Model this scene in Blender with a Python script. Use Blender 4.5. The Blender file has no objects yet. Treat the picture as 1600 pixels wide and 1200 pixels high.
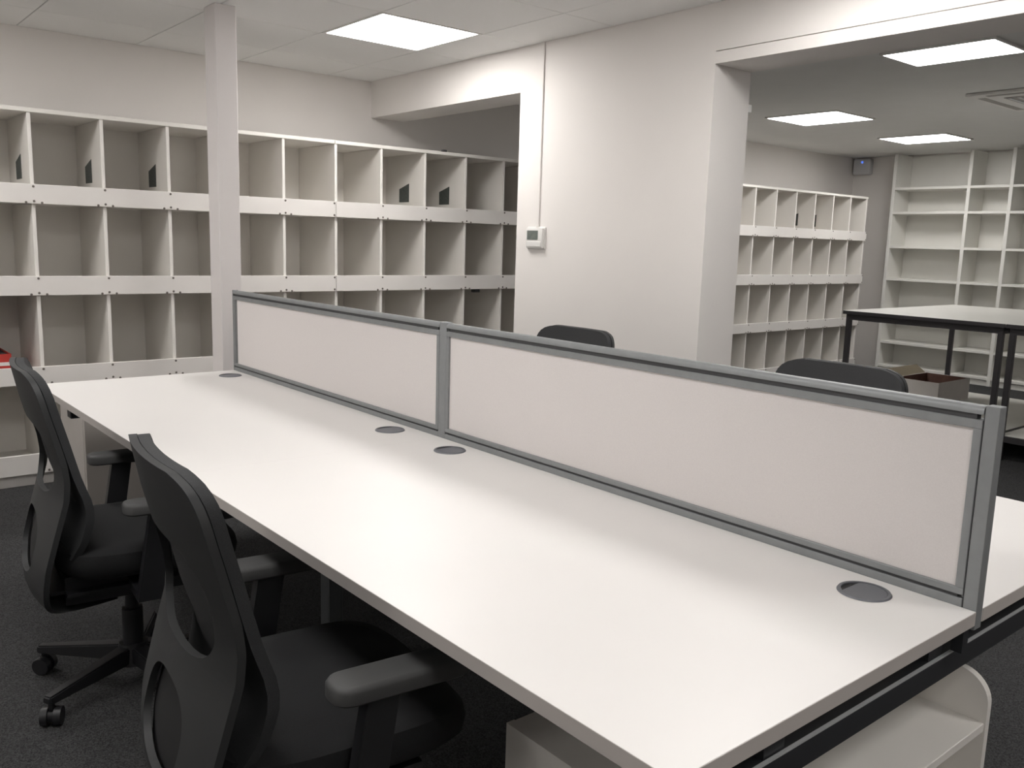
import bpy, bmesh, math
from mathutils import Vector, Matrix

# ------------------------------------------------------------------ scene, camera, light
sc = bpy.context.scene
C = sc.collection
sc.view_settings.view_transform = 'Standard'
sc.view_settings.look = 'None'
sc.view_settings.gamma = 1.0
sc.view_settings.use_curve_mapping = False
sc.view_settings.exposure = 0.0

CAM_H = 1.333
YAW, PITCH, ROLL, FPX = math.radians(39.911), math.radians(-9.224), math.radians(1.70), 1371.746
fwd = Vector((math.sin(YAW) * math.cos(PITCH), math.cos(YAW) * math.cos(PITCH), math.sin(PITCH)))
rgt = Vector((math.cos(YAW), -math.sin(YAW), 0))
upv = rgt.cross(fwd)
r2 = rgt * math.cos(ROLL) + upv * math.sin(ROLL)
u2 = -rgt * math.sin(ROLL) + upv * math.cos(ROLL)
cd = bpy.data.cameras.new('camera')
cam = bpy.data.objects.new('camera', cd)
C.objects.link(cam)
cd.sensor_width = 36.0
cd.lens = 36.0 * FPX / 1600.0
cd.clip_start = 0.05
M = Matrix((r2, u2, -fwd)).transposed().to_4x4()
M.translation = Vector((0, 0, CAM_H))
cam.matrix_world = M
sc.camera = cam

w = bpy.data.worlds.new('world')
sc.world = w
w.use_nodes = True
w.node_tree.nodes['Background'].inputs[0].default_value = (0.5, 0.48, 0.46, 1)
w.node_tree.nodes['Background'].inputs[1].default_value = 0.05

PANEL_STRENGTH = 19.5         # emission of the LED ceiling panels
PANEL_COLOUR = (1.0, 0.975, 0.95, 1)

# ------------------------------------------------------------------ materials
MATS = {}


def mat(name, col, rough=0.5, metal=0.0, col2=None, nscale=60.0, bump=0.0, bscale=200.0, spec=0.5, emit=None, estr=0.0, detail=3.0):
    m = bpy.data.materials.new(name)
    m.use_nodes = True
    nt = m.node_tree
    b = nt.nodes['Principled BSDF']
    b.inputs['Base Color'].default_value = (*col, 1)
    b.inputs['Roughness'].default_value = rough
    b.inputs['Metallic'].default_value = metal
    b.inputs['Specular IOR Level'].default_value = spec
    if emit:
        b.inputs['Emission Color'].default_value = emit
        b.inputs['Emission Strength'].default_value = estr
    if col2 or bump:
        tc = nt.nodes.new('ShaderNodeTexCoord')
    if col2:
        n = nt.nodes.new('ShaderNodeTexNoise')
        n.inputs['Scale'].default_value = nscale
        n.inputs['Detail'].default_value = detail
        rp = nt.nodes.new('ShaderNodeValToRGB')
        rp.color_ramp.elements[0].position = 0.3
        rp.color_ramp.elements[1].position = 0.7
        rp.color_ramp.elements[0].color = (*col, 1)
        rp.color_ramp.elements[1].color = (*col2, 1)
        nt.links.new(tc.outputs['Object'], n.inputs['Vector'])
        nt.links.new(n.outputs['Fac'], rp.inputs['Fac'])
        nt.links.new(rp.outputs['Color'], b.inputs['Base Color'])
    if bump:
        n2 = nt.nodes.new('ShaderNodeTexNoise')
        n2.inputs['Scale'].default_value = bscale
        n2.inputs['Detail'].default_value = 4.0
        bp = nt.nodes.new('ShaderNodeBump')
        bp.inputs['Strength'].default_value = bump
        bp.inputs['Distance'].default_value = 0.004
        nt.links.new(tc.outputs['Object'], n2.inputs['Vector'])
        nt.links.new(n2.outputs['Fac'], bp.inputs['Height'])
        nt.links.new(bp.outputs['Normal'], b.inputs['Normal'])
    MATS[name] = m
    return m


mat('wall_paint', (0.84, 0.805, 0.775), 0.75, col2=(0.855, 0.82, 0.79), nscale=3.0, bump=0.08, bscale=140)
mat('ceiling_tile', (0.87, 0.865, 0.85), 0.9, col2=(0.90, 0.895, 0.88), nscale=220.0, bump=0.15, bscale=400)
mat('ceiling_grid', (0.55, 0.54, 0.53), 0.6)
mat('ceiling_plaster', (0.80, 0.795, 0.775), 0.9, col2=(0.82, 0.815, 0.795), nscale=5.0)
mat('carpet', (0.022, 0.022, 0.023), 1.0, col2=(0.095, 0.095, 0.096), nscale=260.0, bump=1.0, bscale=320, spec=0.1, detail=5.0)
mat('column_paint', (0.82, 0.78, 0.77), 0.5)
mat('melamine', (0.82, 0.79, 0.745), 0.5, col2=(0.84, 0.81, 0.765), nscale=6.0)
mat('fascia', (0.80, 0.77, 0.74), 0.45, col2=(0.77, 0.735, 0.705), nscale=5.0)
mat('book_white', (0.80, 0.79, 0.75), 0.5, col2=(0.78, 0.765, 0.72), nscale=4.0)
mat('desk_white', (0.86, 0.835, 0.815), 0.38, col2=(0.87, 0.845, 0.825), nscale=3.0)
mat('desk_edge', (0.48, 0.445, 0.42), 0.5)
mat('aluminium', (0.27, 0.28, 0.285), 0.55, metal=0.45, col2=(0.295, 0.305, 0.31), nscale=40)
mat('groove', (0.06, 0.06, 0.063), 0.6)
mat('screen_fabric', (0.71, 0.67, 0.655), 0.9, col2=(0.74, 0.70, 0.685), nscale=400, bump=0.15, bscale=700)
mat('port_plastic', (0.155, 0.16, 0.178), 0.4)
mat('cabinet_grey', (0.46, 0.43, 0.40), 0.5, col2=(0.49, 0.46, 0.43), nscale=5)
mat('lumbar_black', (0.006, 0.006, 0.007), 0.7)
mat('port_dark', (0.02, 0.02, 0.022), 0.5)
mat('frame_dark', (0.020, 0.021, 0.024), 0.45)
mat('frame_highlight', (0.50, 0.51, 0.52), 0.4, metal=0.2)  # pale grey for the highlight painted along the beam edges
mat('leg_grey', (0.10, 0.105, 0.11), 0.45)
mat('chair_fabric', (0.007, 0.0072, 0.008), 0.9, col2=(0.011, 0.0113, 0.0125), nscale=500, bump=0.3, bscale=900)
mat('chair_mesh', (0.022, 0.023, 0.025), 0.8, col2=(0.035, 0.036, 0.038), nscale=700, bump=0.3, bscale=900)
mat('chair_plastic', (0.024, 0.025, 0.026), 0.55)
mat('chair_black', (0.012, 0.012, 0.014), 0.45)
mat('arm_pad', (0.05, 0.05, 0.05), 0.6)
mat('screw', (0.16, 0.14, 0.125), 0.5, metal=0.3)
mat('sticker', (0.055, 0.065, 0.06), 0.6, col2=(0.085, 0.095, 0.088), nscale=80)
mat('black_metal', (0.040, 0.037, 0.040), 0.45)
mat('bench_top', (0.74, 0.73, 0.69), 0.35, col2=(0.76, 0.75, 0.71), nscale=4)
mat('carton_out', (0.62, 0.585, 0.565), 0.8, col2=(0.66, 0.625, 0.60), nscale=12)
mat('carton_in', (0.16, 0.085, 0.07), 0.9, col2=(0.19, 0.11, 0.085), nscale=18)
mat('carton_flap', (0.20, 0.165, 0.11), 0.9)
mat('white_plastic', (0.80, 0.785, 0.76), 0.4)
mat('lcd', (0.13, 0.155, 0.14), 0.3, col2=(0.19, 0.205, 0.185), nscale=30)
mat('device_grey', (0.62, 0.62, 0.63), 0.5)
mat('blue_led', (0.05, 0.1, 0.6), 0.4, emit=(0.12, 0.25, 1.0, 1), estr=0.9)
mat('red_print', (0.50, 0.045, 0.035), 0.5)
mat('diffuser', (0.9, 0.9, 0.9), 0.5, emit=PANEL_COLOUR, estr=PANEL_STRENGTH)
mat('ac_slot', (0.42, 0.40, 0.38), 0.7)

# ------------------------------------------------------------------ helpers
CACHE = {}


def finish(bm, name, m, smooth=False, angle=40):
    bmesh.ops.recalc_face_normals(bm, faces=bm.faces)
    me = bpy.data.meshes.new(name)
    bm.to_mesh(me)
    bm.free()
    me.materials.append(MATS[m])
    if smooth:
        for p in me.polygons:
            p.use_smooth = True
        try:
            me.set_sharp_from_angle(angle=math.radians(angle))
        except Exception:
            pass
    return me


def add_box(bm, x0, x1, y0, y1, z0, z1):
    g = bmesh.ops.create_cube(bm, size=1.0)
    for v in g['verts']:
        v.co = Vector(((x0 + x1) / 2 + v.co.x * (x1 - x0), (y0 + y1) / 2 + v.co.y * (y1 - y0), (z0 + z1) / 2 + v.co.z * (z1 - z0)))
    return g['verts']


def box_mesh(sx, sy, sz, m, bev=0.0, seg=1):
    k = (round(sx, 4), round(sy, 4), round(sz, 4), m, bev, seg)
    if k in CACHE:
        return CACHE[k]
    bm = bmesh.new()
    add_box(bm, -sx / 2, sx / 2, -sy / 2, sy / 2, -sz / 2, sz / 2)
    if bev:
        bmesh.ops.bevel(bm, geom=list(bm.edges), offset=bev, segments=seg, affect='EDGES', profile=0.5)
    CACHE[k] = finish(bm, 'box', m, smooth=seg > 1)
    return CACHE[k]


def add_cyl(bm, p0, p1, ra, rb=None, n=20, caps=True):
    rb = ra if rb is None else rb
    p0, p1 = Vector(p0), Vector(p1)
    d = (p1 - p0).normalized()
    a = d.orthogonal().normalized()
    b = d.cross(a)
    r0, r1 = [], []
    for i in range(n):
        t = 2 * math.pi * i / n
        o = a * math.cos(t) + b * math.sin(t)
        r0.append(bm.verts.new(p0 + o * ra))
        r1.append(bm.verts.new(p1 + o * rb))
    for i in range(n):
        j = (i + 1) % n
        bm.faces.new((r0[i], r0[j], r1[j], r1[i]))
    if caps:
        bm.faces.new(r0[::-1])
        bm.faces.new(r1)


def add_prism(bm, pts, axis, a, b):
    """extrude a 2-D polygon along an axis; pts in the two other axes in order"""
    def co(p, h):
        if axis == 'x':
            return (h, p[0], p[1])
        if axis == 'y':
            return (p[0], h, p[1])
        return (p[0], p[1], h)
    v0 = [bm.verts.new(co(p, a)) for p in pts]
    v1 = [bm.verts.new(co(p, b)) for p in pts]
    n = len(pts)
    for i in range(n):
        j = (i + 1) % n
        bm.faces.new((v0[i], v0[j], v1[j], v1[i]))
    bm.faces.new(v0[::-1])
    bm.faces.new(v1)


def wpos(o):
    p = Vector((0, 0, 0))
    while o:
        p += o.location
        o = o.parent
    return p


def link(name, me, parent=None, world=(0, 0, 0)):
    o = bpy.data.objects.new(name, me)
    C.objects.link(o)
    if parent:
        o.parent = parent
        o.location = Vector(world) - wpos(parent)
    else:
        o.location = world
    return o


def box(name, parent, x0, x1, y0, y1, z0, z1, m, bev=0.0, seg=1):
    me = box_mesh(x1 - x0, y1 - y0, z1 - z0, m, bev, seg)
    return link(name, me, parent, ((x0 + x1) / 2, (y0 + y1) / 2, (z0 + z1) / 2))


def thing(name, label, cat, loc=(0, 0, 0), group=None):
    o = bpy.data.objects.new(name, None)
    C.objects.link(o)
    o.empty_display_size = 0.1
    o.location = loc
    return tag(o, label, cat, group)


def tag(o, label, cat, group=None):
    o['label'] = label
    o['category'] = cat
    if group:
        o['group'] = group
    return o


def struct(o):
    o['kind'] = 'structure'
    return o


def copy_tree(o, parent=None):
    c = o.copy()
    C.objects.link(c)
    c.parent = parent
    for ch in list(o.children):
        copy_tree(ch, c)
    return c


def lerp_tab(tab, t):
    for (a, va), (b, vb) in zip(tab[:-1], tab[1:]):
        if a <= t <= b:
            s = (t - a) / (b - a)
            return tuple(p + (q - p) * s for p, q in zip(va, vb))
    return tab[-1][1] if t > tab[-1][0] else tab[0][1]


# ------------------------------------------------------------------ room dimensions (metres)
ZC = 2.412                     # ceiling
XL, YF = -3.2, -2.9            # unseen walls left of and behind the camera
YB = 5.616                     # back wall
XW, XT = 3.324, 3.594          # dividing wall, two faces
XR = 9.85                      # end wall of the second room
YJ1, YJ2 = 3.974, 2.615        # edges of the two openings
ZH1, ZH2 = 2.167, 2.149        # header undersides
YEND = -1.2                    # far end of the wide opening (out of frame)

# floor
f = box('floor', None, XL, XR, YF, YB, -0.05, 0.0, 'carpet')
struct(f)
# walls
struct(box('wall_back', None, XL - 0.1, XR + 0.1, YB, YB + 0.12, -0.05, 2.6, 'wall_paint'))
struct(box('wall_left', None, XL - 0.12, XL, YF, YB, -0.05, 2.6, 'wall_paint'))
struct(box('wall_front', None, XL - 0.1, XR + 0.1, YF - 0.12, YF, -0.05, 2.6, 'wall_paint'))
struct(box('wall_right', None, XR, XR + 0.12, YF, YB, -0.05, 2.6, 'wall_paint'))
bm = bmesh.new()
add_box(bm, XW, XT, YJ2, YJ1, 0.0, ZC + 0.1)
add_box(bm, XW, XT, YJ1, YB, ZH1, ZC + 0.1)
add_box(bm, XW, XT, YEND, YJ2, ZH2 + 0.056, ZC + 0.1)
add_box(bm, XW, XT, YF, YEND, 0.0, ZC + 0.1)
struct(link('wall_middle', finish(bm, 'wall_middle', 'wall_paint')))
# lining board under the wide opening's header, a fine joint above it
struct(box('trim_1', None, XW, XT, YEND, YJ2, ZH2, ZH2 + 0.052, 'wall_paint'))
# square post near the end of the desks
struct(box('column', None, 1.697, 1.803, 4.315, 4.450, 0.0, ZC, 'column_paint', 0.003))

# ceiling of the desk room: tiles in a grid
PX, PY, PIT = 1.730, 3.260, 0.625
ce = box('ceiling', None, XL, XW, YF, YB, ZC + 0.004, ZC + 0.06, 'ceiling_grid')
struct(ce)
LIGHT_CELLS = set()


def cell_of(x, y):
    return (math.floor((x - PX) / PIT), math.floor((y - PY) / PIT))


room1_lights = [(2.6675, 4.1975), (2.6675, 1.6975), (0.1675, 4.1975), (0.1675, 1.6975), (2.6675, -0.8025), (0.1675, -0.8025), (-2.3325, 4.1975), (-2.3325, 1.6975)]  # last two are unseen, added as fill from the left
for lx, ly in room1_lights:
    LIGHT_CELLS.add(cell_of(lx, ly))
ix = math.floor((XL - PX) / PIT)
while PX + ix * PIT < XW:
    iy = math.floor((YF - PY) / PIT)
    while PY + iy * PIT < YB:
        x0, x1 = max(PX + ix * PIT, XL) + 0.0025, min(PX + (ix + 1) * PIT, XW) - 0.0025
        y0, y1 = max(PY + iy * PIT, YF) + 0.0025, min(PY + (iy + 1) * PIT, YB) - 0.0025
        if (ix, iy) not in LIGHT_CELLS and x1 - x0 > 0.03 and y1 - y0 > 0.03:
            box('ceiling_tile', ce, x0, x1, y0, y1, ZC, ZC + 0.0045, 'ceiling_tile', 0.0015)
        iy += 1
    ix += 1
# ceiling of the second room: plain
struct(box('ceiling_plain', None, XT, XR, YF, YB, ZC, ZC + 0.06, 'ceiling_plaster'))


def ceiling_light(x, y, sx, sy, label, tile=None, group='square LED panels in the ceilings'):
    t = thing('ceiling_light', label, 'ceiling light', (x, y, ZC), group)
    fx, fy = (tile, tile) if tile else (sx + 0.03, sy + 0.03)
    zt, zb = (ZC + 0.0038, ZC - 0.001) if tile else (ZC, ZC - 0.012)
    bm = bmesh.new()
    hx, hy, ex, ey = sx / 2, sy / 2, fx / 2, fy / 2
    add_box(bm, -ex, -hx, -ey, ey, zb - ZC, zt - ZC)
    add_box(bm, hx, ex, -ey, ey, zb - ZC, zt - ZC)
    add_box(bm, -hx, hx, -ey, -hy, zb - ZC, zt - ZC)
    add_box(bm, -hx, hx, hy, ey, zb - ZC, zt - ZC)
    link('frame', finish(bm, 'light_frame', 'white_plastic'), t, (x, y, ZC))
    box('diffuser', t, x - hx, x + hx, y - hy, y + hy, zb + 0.001, zt, 'diffuser')
    return t


lab1 = ['bright square ceiling light in the tiled ceiling above the pigeonholes',
        'square ceiling light overhead on the wall side of the desk screen, above the picture',
        'square ceiling light overhead to the left of the square column, above the picture',
        'square ceiling light above the two chairs at left, above the picture',
        'square ceiling light behind the viewer on the wall side, outside the picture',
        'square ceiling light behind the viewer on the chair side, outside the picture',
        'unseen square ceiling light added as fill, far to the left beside the back wall, outside the picture',
        'unseen square ceiling light added as fill, furthest to the left, mid-room, outside the picture']
for (lx, ly), lb in zip(room1_lights, lab1):
    ceiling_light(lx, ly, 0.582, 0.582, lb, tile=0.617)
ceiling_light(4.97, 2.32, 0.395, 0.58, 'large bright ceiling light nearest the wide opening of the second room')
ceiling_light(6.70, 4.165, 0.565, 0.62, 'bright ceiling light in the second room, nearest the white wall edge')
ceiling_light(8.46, 4.13, 0.53, 0.62, 'smallest bright ceiling light, just in front of the tall bookcase')
ceiling_light(8.46, 1.0, 0.565, 0.62, 'bright ceiling light in the second room, outside the picture')

# ------------------------------------------------------------------ pigeonhole units along the back wall
PYF = 5.0                      # front plane
X0, PITCHX = 1.015, 0.3373
ZT = 1.916
RAILS = [(1.449, 1.546), (0.990, 1.089), (0.533, 0.625), (0.064, 0.170)]
PBK = 5.485                    # back panel
STICK = {(-1, 0), (0, 0), (1, 0), (2, 0), (7, 0), (8, 0), (21, 0), (22, 0)}


def divx(i):
    return X0 + i * PITCHX


def pigeon_unit(i0, i1, label, last=False):
    xa, xb = divx(i0), divx(i1)
    t = thing('pigeonhole_unit', label, 'shelving unit', ((xa + xb) / 2, PYF + 0.25, 0), 'pigeonhole units along the back wall')
    box('top_board', t, xa + 0.001, xb - 0.001, PYF - 0.004, PBK, ZT - 0.022, ZT, 'melamine', 0.002)
    box('back_panel', t, xa + 0.001, xb - 0.001, PBK, PBK + 0.012, 0.05, ZT, 'melamine')
    box('plinth', t, xa + 0.001, xb - 0.001, PYF + 0.015, PYF + 0.035, 0.0, RAILS[3][0] + 0.004, 'fascia')
    tops = [ZT - 0.022] + [r[0] for r in RAILS[:3]]
    for row, (zb, zt) in enumerate(RAILS):
        sh = box('shelf', t, xa + 0.001, xb - 0.001, PYF + 0.001, PBK, zb + 0.002, zb + 0.022, 'melamine')
        ra = box('fascia_rail', t, xa + 0.0012, xb - 0.0012, PYF - 0.018, PYF, zb, zt, 'fascia', 0.002)
        bm = bmesh.new()
        cx, cz = (xa + xb) / 2, (zb + zt) / 2
        for i in range(i0, i1 + 1):
            if i == i0 and i0 != -4:
                continue
            x = min(max(divx(i), xa + 0.012), xb - 0.012)
            spots = [(x, zt - 0.012), (x, zb + 0.013)]
            if i0 < i < i1:
                spots += [(x - 0.036, zb + 0.006), (x + 0.036, zb + 0.006)]
            for sx, sz in spots:
                add_cyl(bm, (sx - cx, -0.0085, sz - cz), (sx - cx, -0.0125, sz - cz), 0.0065, 0.005, 8)
        s = link('screw_heads', finish(bm, 'screw_heads', 'screw'), ra, (cx, PYF - 0.009, cz))
        s['kind'] = 'stuff'
        for i in range(i0, i1 + 1):
            if i == i1 and not last:
                continue
            x = divx(i)
            if i == i0:
                x += 0.010
            if i == i1:
                x -= 0.014
            wdt = 0.014 if i == i1 else 0.009
            d = box('divider', t, x - wdt, x + wdt, PYF + 0.002, PBK, zb + 0.022, tops[row], 'melamine', 0.002)
            if (i, row) in STICK:
                bm = bmesh.new()
                add_prism(bm, [(5.183, 1.578), (5.305, 1.578), (5.305, 1.667), (5.183, 1.702)], 'x', -0.001, 0.001)
                for v in bm.verts:
                    v.co -= Vector((0, 5.244, 1.64))
                st = link('sticker', finish(bm, 'sticker', 'sticker'), d, (x - wdt - 0.001, 5.244, 1.64))
                st['label'] = 'dark grey-green sticker with a slanted top'
    if last:
        pass
    return t


pigeon_unit(-4, 5, 'white pigeonhole shelving on back wall, left part, behind the square column')
pigeon_unit(5, 14, 'white pigeonhole shelving on back wall, middle part, running behind the thermostat wall')
pigeon_unit(14, 24, 'white pigeonhole shelving at the far end, seen through the wide opening', last=True)
# two small dark clips
tag(box('cable_clip', None, 3.515, 3.545, PYF - 0.005, PYF + 0.02, ZT, ZT + 0.014, 'groove', 0.002), 'tiny dark clip lying on the top board of the pigeonholes', 'clip')
tag(box('cable_clip', None, 3.815, 3.865, PYF + 0.01, PYF + 0.05, 0.966, 0.992, 'groove', 0.002), 'tiny dark clip hanging under the second rail of the pigeonholes', 'clip')

# red and white box in a pigeonhole, left frame edge
t = thing('storage_box', 'red and white box with dark open top inside a left pigeonhole', 'box', (0.83, 5.2, 0.555))
bm = bmesh.new()
for a in ((0.70, 0.885, 5.06, 5.065), (0.70, 0.885, 5.335, 5.34), (0.70, 0.705, 5.065, 5.335), (0.88, 0.885, 5.065, 5.335)):
    add_box(bm, a[0] - 0.83, a[1] - 0.83, a[2] - 5.2, a[3] - 5.2, 0.0, 0.135)
add_box(bm, 0.705 - 0.83, 0.88 - 0.83, 5.065 - 5.2, 5.335 - 5.2, 0, 0.006)
link('body', finish(bm, 'box_body', 'red_print'), t, (0.83, 5.2, 0.555))
box('white_stripe', t, 0.699, 0.886, 5.0585, 5.06, 0.63, 0.648, 'white_plastic')
box('dark_inside', t, 0.706, 0.879, 5.066, 5.334, 0.57, 0.682, 'groove')  # dark block standing in for the shade inside the open box

# ------------------------------------------------------------------ wall fittings
t = thing('thermostat', 'small white thermostat with grey display on the white wall', 'thermostat', (XW, 3.79, 1.296))
box('body', t, XW - 0.024, XW, 3.722, 3.862, 1.300, 1.412, 'white_plastic', 0.006, 2)
box('back_plate', t, XW - 0.008, XW, 3.715, 3.868, 1.294, 1.418, 'white_plastic', 0.003)
box('display', t, XW - 0.0255, XW - 0.023, 3.758, 3.850, 1.346, 1.397, 'lcd')
box('button_flap', t, XW - 0.0265, XW - 0.023, 3.732, 3.852, 1.308, 1.336, 'white_plastic', 0.001)
tag(box('cable_trunking', None, XW - 0.009, XW, 3.772, 3.797, 1.418, ZC, 'wall_paint', 0.002), 'thin white cable trunking running up from the thermostat to the ceiling', 'trunking')
tag(box('wall_bracket', None, XT, XT + 0.032, 2.618, 2.66, 1.968, 2.006, 'white_plastic', 0.003), 'tiny white bracket on the edge of the wall beside the wide opening', 'bracket')

t = thing('wall_sensor', 'grey box with small blue light high in the corner by the bookcase', 'sensor', (XR, 5.48, 2.22))
box('body', t, XR - 0.09, XR, 5.375, 5.585, 2.215, 2.395, 'device_grey', 0.02, 3)
bm = bmesh.new()
add_cyl(bm, (0.004, 0, 0), (-0.004, 0, 0), 0.013, n=14)
link('indicator_light', finish(bm, 'led', 'blue_led'), t, (XR - 0.092, 5.47, 2.355))

t = thing('air_conditioner', 'pale ceiling air conditioner panel in the second room at the right edge', 'air conditioner', (6.75, 2.38, ZC))
box('panel', t, 6.30, 7.20, 1.93, 2.83, ZC - 0.022, ZC - 0.001, 'white_plastic', 0.008, 2)
box('slot', t, 6.335, 6.385, 2.05, 2.71, ZC - 0.0235, ZC - 0.020, 'ac_slot')
box('slot', t, 7.115, 7.165, 2.05, 2.71, ZC - 0.0235, ZC - 0.020, 'ac_slot')
box('slot', t, 6.42, 7.08, 1.965, 2.015, ZC - 0.0235, ZC - 0.020, 'ac_slot')
box('slot', t, 6.42, 7.08, 2.745, 2.795, ZC - 0.0235, ZC - 0.020, 'ac_slot')
gr = box('grille', t, 6.48, 7.02, 2.11, 2.65, ZC - 0.026, ZC - 0.020, 'ac_slot')
for k in range(9):
    y = 2.14 + k * 0.06
    box('slat', gr, 6.49, 7.01, y - 0.012, y + 0.012, ZC - 0.030, ZC - 0.026, 'device_grey')

# ------------------------------------------------------------------ tall bookcase in the second room
BX = 9.50
bk = thing('bookcase', 'tall white open bookcase up to the ceiling in the second room', 'bookcase', (BX, 3.7, 0))
ups = [4.95, 4.13, 3.72, 2.90, 2.49]
for i, y in enumerate(ups):
    yy = y - 0.018 if i == 0 else y
    box('upright', bk, BX, XR - 0.015, yy - 0.018, yy + 0.018, 0.0, 2.395, 'book_white', 0.002)
box('back_panel', bk, XR - 0.014, XR - 0.002, 2.472, 4.95, 0.0, 2.395, 'book_white')
for i in range(4):
    ya, yb = ups[i + 1] + 0.018, ups[i] - (0.036 if i == 0 else 0.018)
    for z in (2.037, 1.778, 1.408, 1.054, 0.700, 0.355, 0.088):
        box('shelf', bk, BX + 0.002, XR - 0.015, ya, yb, z - 0.026, z, 'book_white', 0.0015)
    box('kick_board', bk, BX + 0.02, BX + 0.04, ya, yb, 0.0, 0.062, 'book_white')

# ------------------------------------------------------------------ packing benches in the second room


def bench(y0, y1, label):
    x0, x1 = 6.075, 7.88
    t = thing('packing_bench', label, 'table', ((x0 + x1) / 2, (y0 + y1) / 2, 0), 'packing benches in the second room')
    box('table_top', t, x0, x1, y0 + 0.002, y1 - 0.002, 0.876, 0.900, 'bench_top', 0.002)
    box('edge_band', t, x0 - 0.003, x0, y0 + 0.002, y1 - 0.002, 0.874, 0.899, 'black_metal')
    box('edge_band', t, x0, x1, y1 - 0.0015, y1, 0.874, 0.899, 'black_metal')
    box('apron', t, x0 + 0.02, x0 + 0.045, y0 + 0.05, y1 - 0.05, 0.832, 0.876, 'black_metal')
    box('apron', t, x1 - 0.045, x1 - 0.02, y0 + 0.05, y1 - 0.05, 0.832, 0.876, 'black_metal')
    box('apron', t, x0 + 0.05, x1 - 0.05, y0 + 0.02, y0 + 0.045, 0.832, 0.876, 'black_metal')
    box('apron', t, x0 + 0.05, x1 - 0.05, y1 - 0.045, y1 - 0.02, 0.832, 0.876, 'black_metal')
    for x in (x0 + 0.02, x1 - 0.055):
        for y in (y0 + 0.018, y1 - 0.053):
            box('leg', t, x, x + 0.035, y, y + 0.035, 0.0, 0.876, 'black_metal', 0.003)
    box('lower_shelf', t, x0 + 0.058, x1 - 0.058, y0 + 0.012, y1 - 0.012, 0.144, 0.166, 'bench_top', 0.002)
    box('shelf_edge', t, x0 + 0.030, x0 + 0.056, y0 + 0.056, y1 - 0.056, 0.125, 0.165, 'black_metal')
    box('shelf_edge', t, x0 + 0.058, x1 - 0.058, y0 + 0.002, y0 + 0.012, 0.125, 0.168, 'black_metal')
    box('shelf_edge', t, x0 + 0.058, x1 - 0.058, y1 - 0.012, y1 - 0.002, 0.125, 0.168, 'black_metal')
    return t


bench(2.312, 3.452, 'white-topped work table with black frame in the second room, whole one')
bench(1.170, 2.310, 'white-topped work table cut off by the right edge, behind the desk screen')

# carton on the lower shelf
cx0, cx1, cy0, cy1, cz = 6.90, 7.45, 3.06, 3.42, 0.168
t = thing('carton', 'open white cardboard carton with brown inside under the work table', 'box', ((cx0 + cx1) / 2, (cy0 + cy1) / 2, cz))
for a in ((cx0, cx1, cy0, cy0 + 0.006), (cx0, cx1, cy1 - 0.006, cy1), (cx0, cx0 + 0.006, cy0 + 0.006, cy1 - 0.006), (cx1 - 0.006, cx1, cy0 + 0.006, cy1 - 0.006)):
    box('side', t, *a, cz, cz + 0.17, 'carton_out')
bm = bmesh.new()
ix0, ix1, iy0, iy1 = cx0 + 0.007, cx1 - 0.007, cy0 + 0.007, cy1 - 0.007
ccx, ccy = (cx0 + cx1) / 2, (cy0 + cy1) / 2
add_box(bm, ix0 - ccx, ix1 - ccx, iy0 - ccy, iy1 - ccy, 0.004, 0.008)
for a in ((ix0, ix1, iy0, iy0 + 0.002), (ix0, ix1, iy1 - 0.002, iy1), (ix0, ix0 + 0.002, iy0, iy1), (ix1 - 0.002, ix1, iy0, iy1)):
    add_box(bm, a[0] - ccx, a[1] - ccx, a[2] - ccy, a[3] - ccy, 0.004, 0.168)
link('inner_lining', finish(bm, 'lining', 'carton_in'), t, (ccx, ccy, cz))
bm = bmesh.new()
add_prism(bm, [(cy1 - ccy, 0.17), (cy1 - ccy + 0.005, 0.17), (cy1 - ccy + 0.085, 0.225), (cy1 - ccy + 0.082, 0.23)], 'x', -0.26, 0.26)
link('flap', finish(bm, 'flap', 'carton_flap'), t, (ccx, ccy, cz))

# ------------------------------------------------------------------ bench desk
DZ = 0.725
DY0, DY1, DYM = 0.580, 3.800, 2.190
DXL, DXC1, DXC2, DXR = 0.748, 1.5460, 1.5720, 2.362
dk = thing('bench_desk', 'long white bench desk with dark metal frame filling the foreground', 'desk', ((DXL + DXR) / 2, DYM, 0))
for (xa, xb) in ((DXL, DXC1 - 0.0005), (DXC2 + 0.0005, DXR)):
    for (ya, yb) in ((DY0, DYM - 0.0001), (DYM + 0.0001, DY1)):
        tp = box('desk_top', dk, xa + (0.001 if xa == DXL else 0), xb - (0.001 if xb == DXR else 0), ya + (0.001 if ya == DY0 else 0), yb - (0.001 if yb == DY1 else 0), DZ - 0.025, DZ, 'desk_white', 0.0004)
        ex = (xa, xa + 0.001) if xa == DXL else (xb - 0.001, xb)
        box('edge_band', tp, *ex, ya, yb, DZ - 0.0247, DZ - 0.0006, 'desk_edge')
        ey = (ya, ya + 0.001) if ya == DY0 else (yb - 0.001, yb)
        box('edge_band', tp, xa + 0.001, xb - 0.001, *ey, DZ - 0.0247, DZ - 0.0006, 'desk_edge')
# cross beams at the ends and the middle, along X
for y in (0.62, DYM, 3.74):
    bm_ = box('end_beam', dk, DXL + 0.10, DXR - 0.10, y, y + 0.05, 0.585, 0.632, 'frame_dark', 0.003)
    box('beam_highlight', bm_, DXL + 0.10, DXR - 0.10, y - 0.001, y + 0.004, 0.630, 0.6335, 'frame_highlight')  # pale strip painting the highlight on the beam's top front edge
    for x in (DXL + 0.25, 1.485, DXR - 0.30):
        box('spacer', dk, x, x + 0.05, y + 0.006, y + 0.044, 0.632, 0.700, 'frame_dark')
# long rails
for x in (DXL + 0.14, DXR - 0.19):
    box('long_rail', dk, x, x + 0.05, 0.67, 3.74, 0.645, 0.695, 'frame_dark', 0.003)
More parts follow.
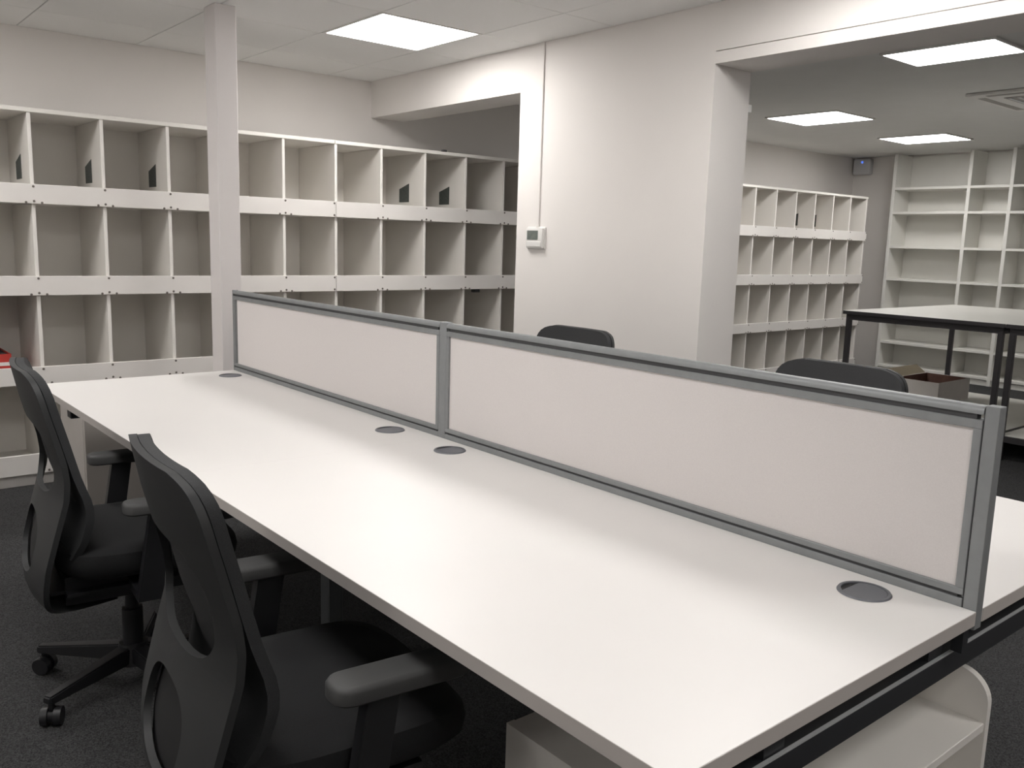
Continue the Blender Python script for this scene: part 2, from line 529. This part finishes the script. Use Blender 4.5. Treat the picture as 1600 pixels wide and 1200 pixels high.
# legs
for y in (0.62, DYM, 3.74):
    for x in (DXL + 0.41, DXR - 0.45):
        if y == 0.62 and x < 1.5:
            x = DXL + 0.10
        elif y == 0.62:
            x = DXR - 0.15
        lg = box('leg', dk, x, x + 0.05, y, y + 0.05, 0.02, 0.585, 'leg_grey', 0.004)
        box('foot', lg, x - 0.005, x + 0.055, y - 0.005, y + 0.055, 0.0, 0.02, 'frame_dark', 0.004)
# cable ports
for (px, py) in ((1.468, 3.652), (1.468, 2.357), (1.468, 2.029), (1.468, 0.744)):
    bm = bmesh.new()
    n = 40
    R0, R1 = 0.0475, 0.040
    va = [[], [], [], []]
    for i in range(n):
        a = 2 * math.pi * i / n
        c, s = math.cos(a), math.sin(a)
        for k, (r, z) in enumerate(((R0, 0.0), (R0 - 0.002, 0.003), (R1, 0.003), (R1, -0.004))):
            va[k].append(bm.verts.new((r * c, r * s, z)))
    for k in range(3):
        for i in range(n):
            j = (i + 1) % n
            bm.faces.new((va[k][i], va[k][j], va[k + 1][j], va[k + 1][i]))
    po = link('cable_port', finish(bm, 'port_rim', 'port_plastic', True), dk, (px, py, DZ + 0.0002))
    # lid: disc with a segment cut off, the gap shows a dark disc painted as the hole's shade
    bm = bmesh.new()
    pts = []
    for i in range(n):
        a = 2 * math.pi * i / n
        x, y = 0.039 * math.cos(a), 0.039 * math.sin(a)
        if y > 0.026:
            y = 0.026
        pts.append((x, y))
    add_prism(bm, pts, 'z', -0.001, 0.0022)
    link('port_lid', finish(bm, 'port_lid', 'port_plastic'), po, (px, py, DZ + 0.0002))
    bm = bmesh.new()
    add_cyl(bm, (0, 0, 0.0), (0, 0, 0.0006), 0.0398, n=40)
    link('port_hole_shade', finish(bm, 'port_hole_shade', 'port_dark'), po, (px, py, DZ - 0.0001))

# ------------------------------------------------------------------ desk screen
SX0, SX1 = 1.5465, 1.5715
SXC = (SX0 + SX1) / 2
ST = 1.083
scn = thing('desk_screen', 'long pale grey divider screen with aluminium frame standing along the desk', 'desk divider', (1.5625, DYM, DZ - 0.1))
bays = [(0.6065, 2.1665), (2.2035, 3.7985)]
for (ya, yb) in bays:
    box('fabric_panel', scn, SX0 + 0.006, SX1 - 0.006, ya + 0.012, yb - 0.03 if yb > 3 else yb - 0.012, 0.755, 1.046, 'screen_fabric')
    # top rail: rounded cap, groove, flat
    bm = bmesh.new()
    cap = [(-0.0125, 0.0), (-0.0125, 0.006), (-0.0105, 0.011), (-0.006, 0.0145), (0, 0.0158), (0.006, 0.0145), (0.0105, 0.011), (0.0125, 0.006), (0.0125, 0.0)]
    add_prism(bm, cap, 'y', -(yb - ya) / 2, (yb - ya) / 2)
    link('cap_rail', finish(bm, 'cap_rail', 'aluminium', True, 50), scn, (SXC, (ya + yb) / 2, 1.0672))
    box('top_groove', scn, SX0 + 0.004, SX1 - 0.004, ya + 0.012, yb - 0.012, 1.0565, 1.0672, 'groove')
    box('top_rail', scn, SX0, SX1, ya, yb, 1.042, 1.0575, 'aluminium', 0.001)
    box('lower_rail', scn, SX0, SX1, ya, yb, 0.7455, 0.758, 'aluminium', 0.001)
    box('lower_groove', scn, SX0 + 0.004, SX1 - 0.004, ya + 0.01, yb - 0.01, 0.7395, 0.7455, 'groove')
    box('base_rail', scn, SX0, SX1, ya, yb, 0.700, 0.7395, 'aluminium', 0.001)
    box('side_rail', scn, SX0, SX1, ya, ya + 0.0145, 0.758, 1.042, 'aluminium', 0.001)
    box('side_rail', scn, SX0, SX1, yb - 0.0145, yb, 0.758, 1.042, 'aluminium', 0.001)
box('post_gap', scn, SX0 + 0.003, SX1 - 0.003, 0.6045, 0.6065, 0.70, 1.078, 'groove')
box('post', scn, SX0, SX1, 0.5805, 0.6045, 0.690, 1.0835, 'aluminium', 0.0012)
box('post_bracket', scn, SX0 + 0.002, SX1 - 0.002, 0.598, 0.617, 0.640, 0.690, 'frame_dark')
box('post', scn, SX0, SX1, 2.1665, 2.2035, 0.634, 1.0845, 'aluminium', 0.003, 2)
box('post', scn, SX0, SX1, 3.7985, 3.806, 0.70, 1.0835, 'aluminium', 0.001)

# ------------------------------------------------------------------ office chairs (local: faces +x, origin on the floor)


def interp(tab, z):
    for (a, va), (b, vb) in zip(tab[:-1], tab[1:]):
        if a <= z <= b:
            s = (z - a) / (b - a)
            return va + (vb - va) * s
    return tab[0][1] if z < tab[0][0] else tab[-1][1]


def sheet(bm, rows, thick, holes=None):
    """rows: list of lists of Vector; two layers thick along -x, with rim faces; holes: set of (row, col) cells left out"""
    holes = holes or set()
    nr, nc = len(rows), len(rows[0])
    fv = [[bm.verts.new(p) for p in r] for r in rows]
    bv = [[bm.verts.new(p + Vector((-thick, 0, 0))) for p in r] for r in rows]
    def solid(i, j):
        return 0 <= i < nr - 1 and 0 <= j < nc - 1 and (i, j) not in holes
    for i in range(nr - 1):
        for j in range(nc - 1):
            if not solid(i, j):
                continue
            bm.faces.new((fv[i][j], fv[i][j + 1], fv[i + 1][j + 1], fv[i + 1][j]))
            bm.faces.new((bv[i][j], bv[i + 1][j], bv[i + 1][j + 1], bv[i][j + 1]))
            for (di, dj, a, b) in ((-1, 0, (i, j), (i, j + 1)), (1, 0, (i + 1, j), (i + 1, j + 1)), (0, -1, (i, j), (i + 1, j)), (0, 1, (i, j + 1), (i + 1, j + 1))):
                if not solid(i + di, j + dj):
                    bm.faces.new((fv[a[0]][a[1]], fv[b[0]][b[1]], bv[b[0]][b[1]], bv[a[0]][a[1]]))


def make_chair():
    t = bpy.data.objects.new('office_chair', None)
    C.objects.link(t)
    t['category'] = 'chair'
    t['group'] = 'black office chairs around the bench desk'

    def P(name, bm, m, parent=t, smooth=True, ang=40):
        me = finish(bm, name, m, smooth, ang)
        o = bpy.data.objects.new(name, me)
        C.objects.link(o)
        o.parent = parent
        return o
    # backrest: curved mesh panel
    W = [(0.47, .200), (0.52, .218), (0.58, .230), (0.64, .235), (0.70, .234), (0.76, .231), (0.82, .229), (0.86, .228), (0.89, .227), (0.91, .225), (0.93, .218), (0.945, .207), (0.957, .190), (0.965, .168), (0.970, .138)]
    XM = [(0.47, -.180), (0.52, -.160), (0.58, -.148), (0.63, -.152), (0.68, -.172), (0.72, -.182), (0.76, -.191), (0.81, -.203), (0.88, -.221), (0.97, -.240)]
    rows = []
    zs = [0.47, 0.495, 0.52, 0.55, 0.58, 0.61, 0.64, 0.67, 0.70, 0.73, 0.76, 0.79, 0.82, 0.85, 0.875, 0.895, 0.91, 0.92, 0.93, 0.938, 0.945, 0.952, 0.957, 0.962, 0.966, 0.970]
    def smooth_tab(tab, z):
        return sum(interp(tab, z + d) for d in (-0.02, 0, 0.02)) / 3 if tab[0][0] + .02 < z < tab[-1][0] - .02 else interp(tab, z)
    for z in zs:
        ww = interp(W, z)
        rows.append([Vector((smooth_tab(XM, z) + 0.030 * (u * ww / .235) ** 2, u * ww, z)) for u in [k / 8 for k in range(-8, 9)]])
    bm = bmesh.new()
    sheet(bm, rows, 0.020)
    P('backrest', bm, 'chair_mesh', ang=55)
    # rear frame shell: path table t -> (x, z, half width)
    path = [(0.0, (-.262, .972, .140)), (0.02, (-.261, .966, .172)), (0.04, (-.2595, .958, .194)), (0.07, (-.257, .945, .211)), (0.11, (-.253, .925, .223)), (0.15, (-.249, .905, .229)), (0.20, (-.244, .880, .232)),
            (0.30, (-.226, .810, .233)), (0.40, (-.210, .740, .237)), (0.48, (-.205, .690, .238)), (0.56, (-.209, .640, .237)), (0.62, (-.220, .600, .236)), (0.70, (-.236, .540, .234)), (0.80, (-.256, .460, .229)),
            (0.88, (-.261, .402, .220)), (0.93, (-.258, .365, .210)), (0.96, (-.247, .340, .198)), (0.98, (-.228, .324, .184)), (1.0, (-.175, .316, .165)), (1.05, (-.06, .320, .14))]
    def sm(tt):
        a = [lerp_tab(path, min(max(tt + d, 0), 1.05)) for d in (-0.012, 0, 0.012)]
        return tuple(sum(q[k] for q in a) / 3 for k in range(3))
    H1 = (0.27, 0.572, 0.172, 3.0)       # upper opening in path parameter: start, end, half width, exponent
    H2 = (0.655, 0.875, 0.120, 2.4)       # lower opening
    def hole_ts(h):
        return [h[0] + (h[1] - h[0]) * (0.5 - 0.5 * math.cos(math.pi * k / 22)) for k in range(23)]
    ts = [0, .01, .02, .03, .04, .055, .07, .09, .11,   .13, .15, .175, .20, .24] + hole_ts(H1) + [.63] + hole_ts(H2) + [.90, .92, .94, .955, .97, .98, .99, 1.0, 1.025, 1.05]
    rows, holes = [], set()
    K = 4
    cols = K * 2 + 8
    def hw(tt):
        for h in (H1, H2):
            if h[0] <= tt <= h[1]:
                s = abs((tt - (h[0] + h[1]) / 2) / ((h[1] - h[0]) / 2))
                return max(h[2] * (max(0.0, 1 - s ** h[3])) ** (1 / h[3]), 0.012), True
        return None, False
    for i, tt in enumerate(ts):
        x, z, ww = sm(tt)
        h, inside = hw(tt)
        if h is None:
            h = 0.012
        ys = [-ww + (ww - h) * k / K for k in range(K)] + [-h + 2 * h * k / 8 for k in range(8)] + [h + (ww - h) * k / K for k in range(K + 1)]
        rows.append([Vector((x + 0.030 * (y / .235) ** 2, y, z)) for y in ys])
    for i in range(len(ts) - 1):
        if hw(ts[i])[1] and hw(ts[i + 1])[1] and ((ts[i] >= H1[0] and ts[i + 1] <= H1[1]) or (ts[i] >= H2[0] and ts[i + 1] <= H2[1])):
            for j in range(K, K + 8):
                holes.add((i, j))
    bm = bmesh.new()
    sheet(bm, rows, 0.014, holes)
    P('back_frame', bm, 'chair_plastic', ang=50)
    # dark lumbar cover set into the lower opening
    bm = bmesh.new()
    rr = []
    for k in range(13):
        tt = H2[0] - 0.008 + (H2[1] - H2[0] + 0.016) * k / 12
        x, z, ww = sm(tt)
        rr.append([Vector((x + 0.014 + 0.03 * (y / .235) ** 2, y, z)) for y in [-.128 + .256 * q / 6 for q in range(7)]])
    sheet(bm, rr, 0.008)
    P('lumbar_cover', bm, 'lumbar_black')
    # seat cushion
    bm = bmesh.new()
    layers = [(0.405, .205, .205), (0.412, .228, .226), (0.428, .240, .238), (0.460, .245, .243), (0.480, .240, .238), (0.490, .225, .224), (0.495, .190, .190)]
    n = 44
    prev = None
    for z, a, b in layers:
        ring = []
        for i in range(n):
            th = 2 * math.pi * i / n
            c, s = math.cos(th), math.sin(th)
            e = 2 / 4.0
            px = a * math.copysign(abs(c) ** e, c)
            py = b * math.copysign(abs(s) ** e, s)
            dz = -0.03 * max(0, (px - 0.14) / 0.1) ** 2
            ring.append(bm.verts.new((px + 0.035, py, z + dz)))
        if prev:
            for i in range(n):
                j = (i + 1) % n
                bm.faces.new((prev[i], prev[j], ring[j], ring[i]))
        else:
            bm.faces.new(ring[::-1])
        prev = ring
    bm.faces.new(prev)
    P('seat', bm, 'chair_fabric')
    bm = bmesh.new()
    add_box(bm, -.225, .20, -.185, .185, .328, .407)
    bmesh.ops.bevel(bm, geom=list(bm.edges), offset=.035, segments=4, affect='EDGES')
    P('seat_mechanism', bm, 'chair_black')
    # arms
    for s in (-1, 1):
        bm = bmesh.new()
        add_prism(bm, [(-.035, .36), (.025, .36), (.062, .607), (.005, .607)], 'y', s * .268, s * .298)
        add_box(bm, -.035, .025, min(s * .10, s * .268), max(s * .10, s * .268), .36, .385)
        arm = P('armrest', bm, 'chair_black', smooth=False)
        bm = bmesh.new()
        prev = None
        for z, ins in ((.605, .004), (.609, .0), (.628, .0), (.634, .004), (.636, .010)):
            ring = []
            hx, hy, cr = .125 - ins, .039 - ins, .032 - ins
            for q in range(4):
                ccx_, ccy_ = ((1, 1), (-1, 1), (-1, -1), (1, -1))[q]
                for k in range(6):
                    th = math.pi / 2 * (q + k / 5)
                    ring.append(bm.verts.new((.062 + ccx_ * (hx - cr) + cr * math.cos(th), s * .29 + ccy_ * (hy - cr) + cr * math.sin(th), z)))
            if prev:
                for k in range(24):
                    bm.faces.new((prev[k], prev[(k + 1) % 24], ring[(k + 1) % 24], ring[k]))
            else:
                bm.faces.new(ring[::-1])
            prev = ring
        bm.faces.new(prev)
        P('arm_pad', bm, 'arm_pad', arm)
    # gas lift and hub
    bm = bmesh.new()
    add_cyl(bm, (0, 0, .11), (0, 0, .23), .029)
    add_cyl(bm, (0, 0, .23), (0, 0, .35), .019)
    P('gas_lift', bm, 'chair_black')
    bm = bmesh.new()
    add_cyl(bm, (0, 0, .062), (0, 0, .125), .052, .040)
    P('hub', bm, 'chair_black')
    for k in range(5):
        a = math.radians(141 + 72 * k)
        R = Matrix.Rotation(a, 4, 'Z')
        bm = bmesh.new()
        v0 = [(.03, -.026, .068), (.03, .026, .068), (.03, .022, .118), (.03, -.022, .118)]
        v1 = [(.30, -.017, .066), (.30, .017, .066), (.30, .014, .088), (.30, -.014, .088)]
        va = [bm.verts.new(p) for p in v0]
        vb = [bm.verts.new(p) for p in v1]
        for i in range(4):
            j = (i + 1) % 4
            bm.faces.new((va[i], va[j], vb[j], vb[i]))
        bm.faces.new(va[::-1])
        bm.faces.new(vb)
        bmesh.ops.bevel(bm, geom=list(bm.edges), offset=.004, segments=2, affect='EDGES')
        bm.transform(R)
        lg = P('leg', bm, 'chair_black')
        bm = bmesh.new()
        for s in (-1, 1):
            add_cyl(bm, (.285, s * .008, .027), (.285, s * .026, .027), .027, .025, 18)
        add_cyl(bm, (.285, -.008, .027), (.285, .008, .027), .018, n=14)
        add_cyl(bm, (.285, 0, .045), (.285, 0, .07), .009, n=12)
        bm.transform(Matrix.Translation((.285, 0, 0)) @ Matrix.Rotation(0.6 * k, 4, 'Z') @ Matrix.Translation((-.285, 0, 0)))
        bm.transform(R)
        P('caster', bm, 'chair_black', lg)
    return t


ch = make_chair()
chairs = [
    (0.730, 2.600, -6, 'black mesh-back office chair at the left edge, at the far half of the desk'),
    (0.708, 1.447, -6, 'nearest black mesh-back office chair, back turned, at the lower left'),
    (2.410, 2.735, 180, 'black office chair behind the screen, smaller rounded top in front of the white wall'),
    (2.410, 1.490, 180, 'black office chair behind the screen, larger rounded top below the far pigeonholes'),
]
for k, (x, y, r, lb) in enumerate(chairs):
    c = ch if k == 0 else copy_tree(ch)
    c.location = (x, y, 0)
    c.rotation_euler = (0, 0, math.radians(r))
    c['label'] = lb

# ------------------------------------------------------------------ low storage unit under the near desk end
sx0, sx1, sy0, sym, sy1, szt = 0.962, 1.905, 0.664, 0.90, 1.137, 0.462
su = thing('storage_unit', 'low white open storage unit with rounded side panel under the near desk end', 'storage unit', ((sx0 + sx1) / 2, (sy0 + sy1) / 2, 0))
rad = 0.066
prof = [(sy1, 0.0), (sy1, szt)] + [(sy0 + rad - rad * math.sin(a), szt - rad + rad * math.cos(a)) for a in [math.pi / 2 * k / 10 for k in range(11)]] + [(sy0, 0.0)]
for x in (sx0, sx1 - 0.018):
    bm = bmesh.new()
    add_prism(bm, [(p[0] - (sy0 + sy1) / 2, p[1]) for p in prof], 'x', 0, 0.018)
    link('side_panel', finish(bm, 'side_panel', 'melamine'), su, (x, (sy0 + sy1) / 2, 0))
box('top_panel', su, sx0 + 0.018, sx1 - 0.018, sym, sy1, szt - 0.020, szt - 0.002, 'melamine')
box('back_panel', su, sx0 + 0.018, sx1 - 0.018, sym, sym + 0.012, 0.06, szt - 0.020, 'melamine')
box('shelf', su, sx0 + 0.018, sx1 - 0.018, sy0 + 0.003, sym, 0.337, 0.357, 'melamine', 0.0015)
box('shelf', su, sx0 + 0.018, sx1 - 0.018, sy0 + 0.003, sym, 0.05, 0.07, 'melamine', 0.0015)
box('rear_panel', su, sx0 + 0.018, sx1 - 0.018, sy1 - 0.012, sy1, 0.02, szt - 0.020, 'melamine')

# low cabinet beyond the far desk end, seen under the desk
lc = thing('low_cabinet', 'low pale cabinet beyond the far desk end, glimpsed beneath the desk', 'cabinet', (1.3, 4.4, 0))
box('body', lc, 1.0, 1.66, 4.20, 4.60, 0.07, 0.50, 'cabinet_grey', 0.002)
box('plinth', lc, 1.01, 1.65, 4.215, 4.58, 0.0, 0.07, 'cabinet_grey')
box('door', lc, 1.003, 1.328, 4.184, 4.200, 0.075, 0.495, 'cabinet_grey', 0.0015)
box('door', lc, 1.332, 1.657, 4.184, 4.200, 0.075, 0.495, 'cabinet_grey', 0.0015)
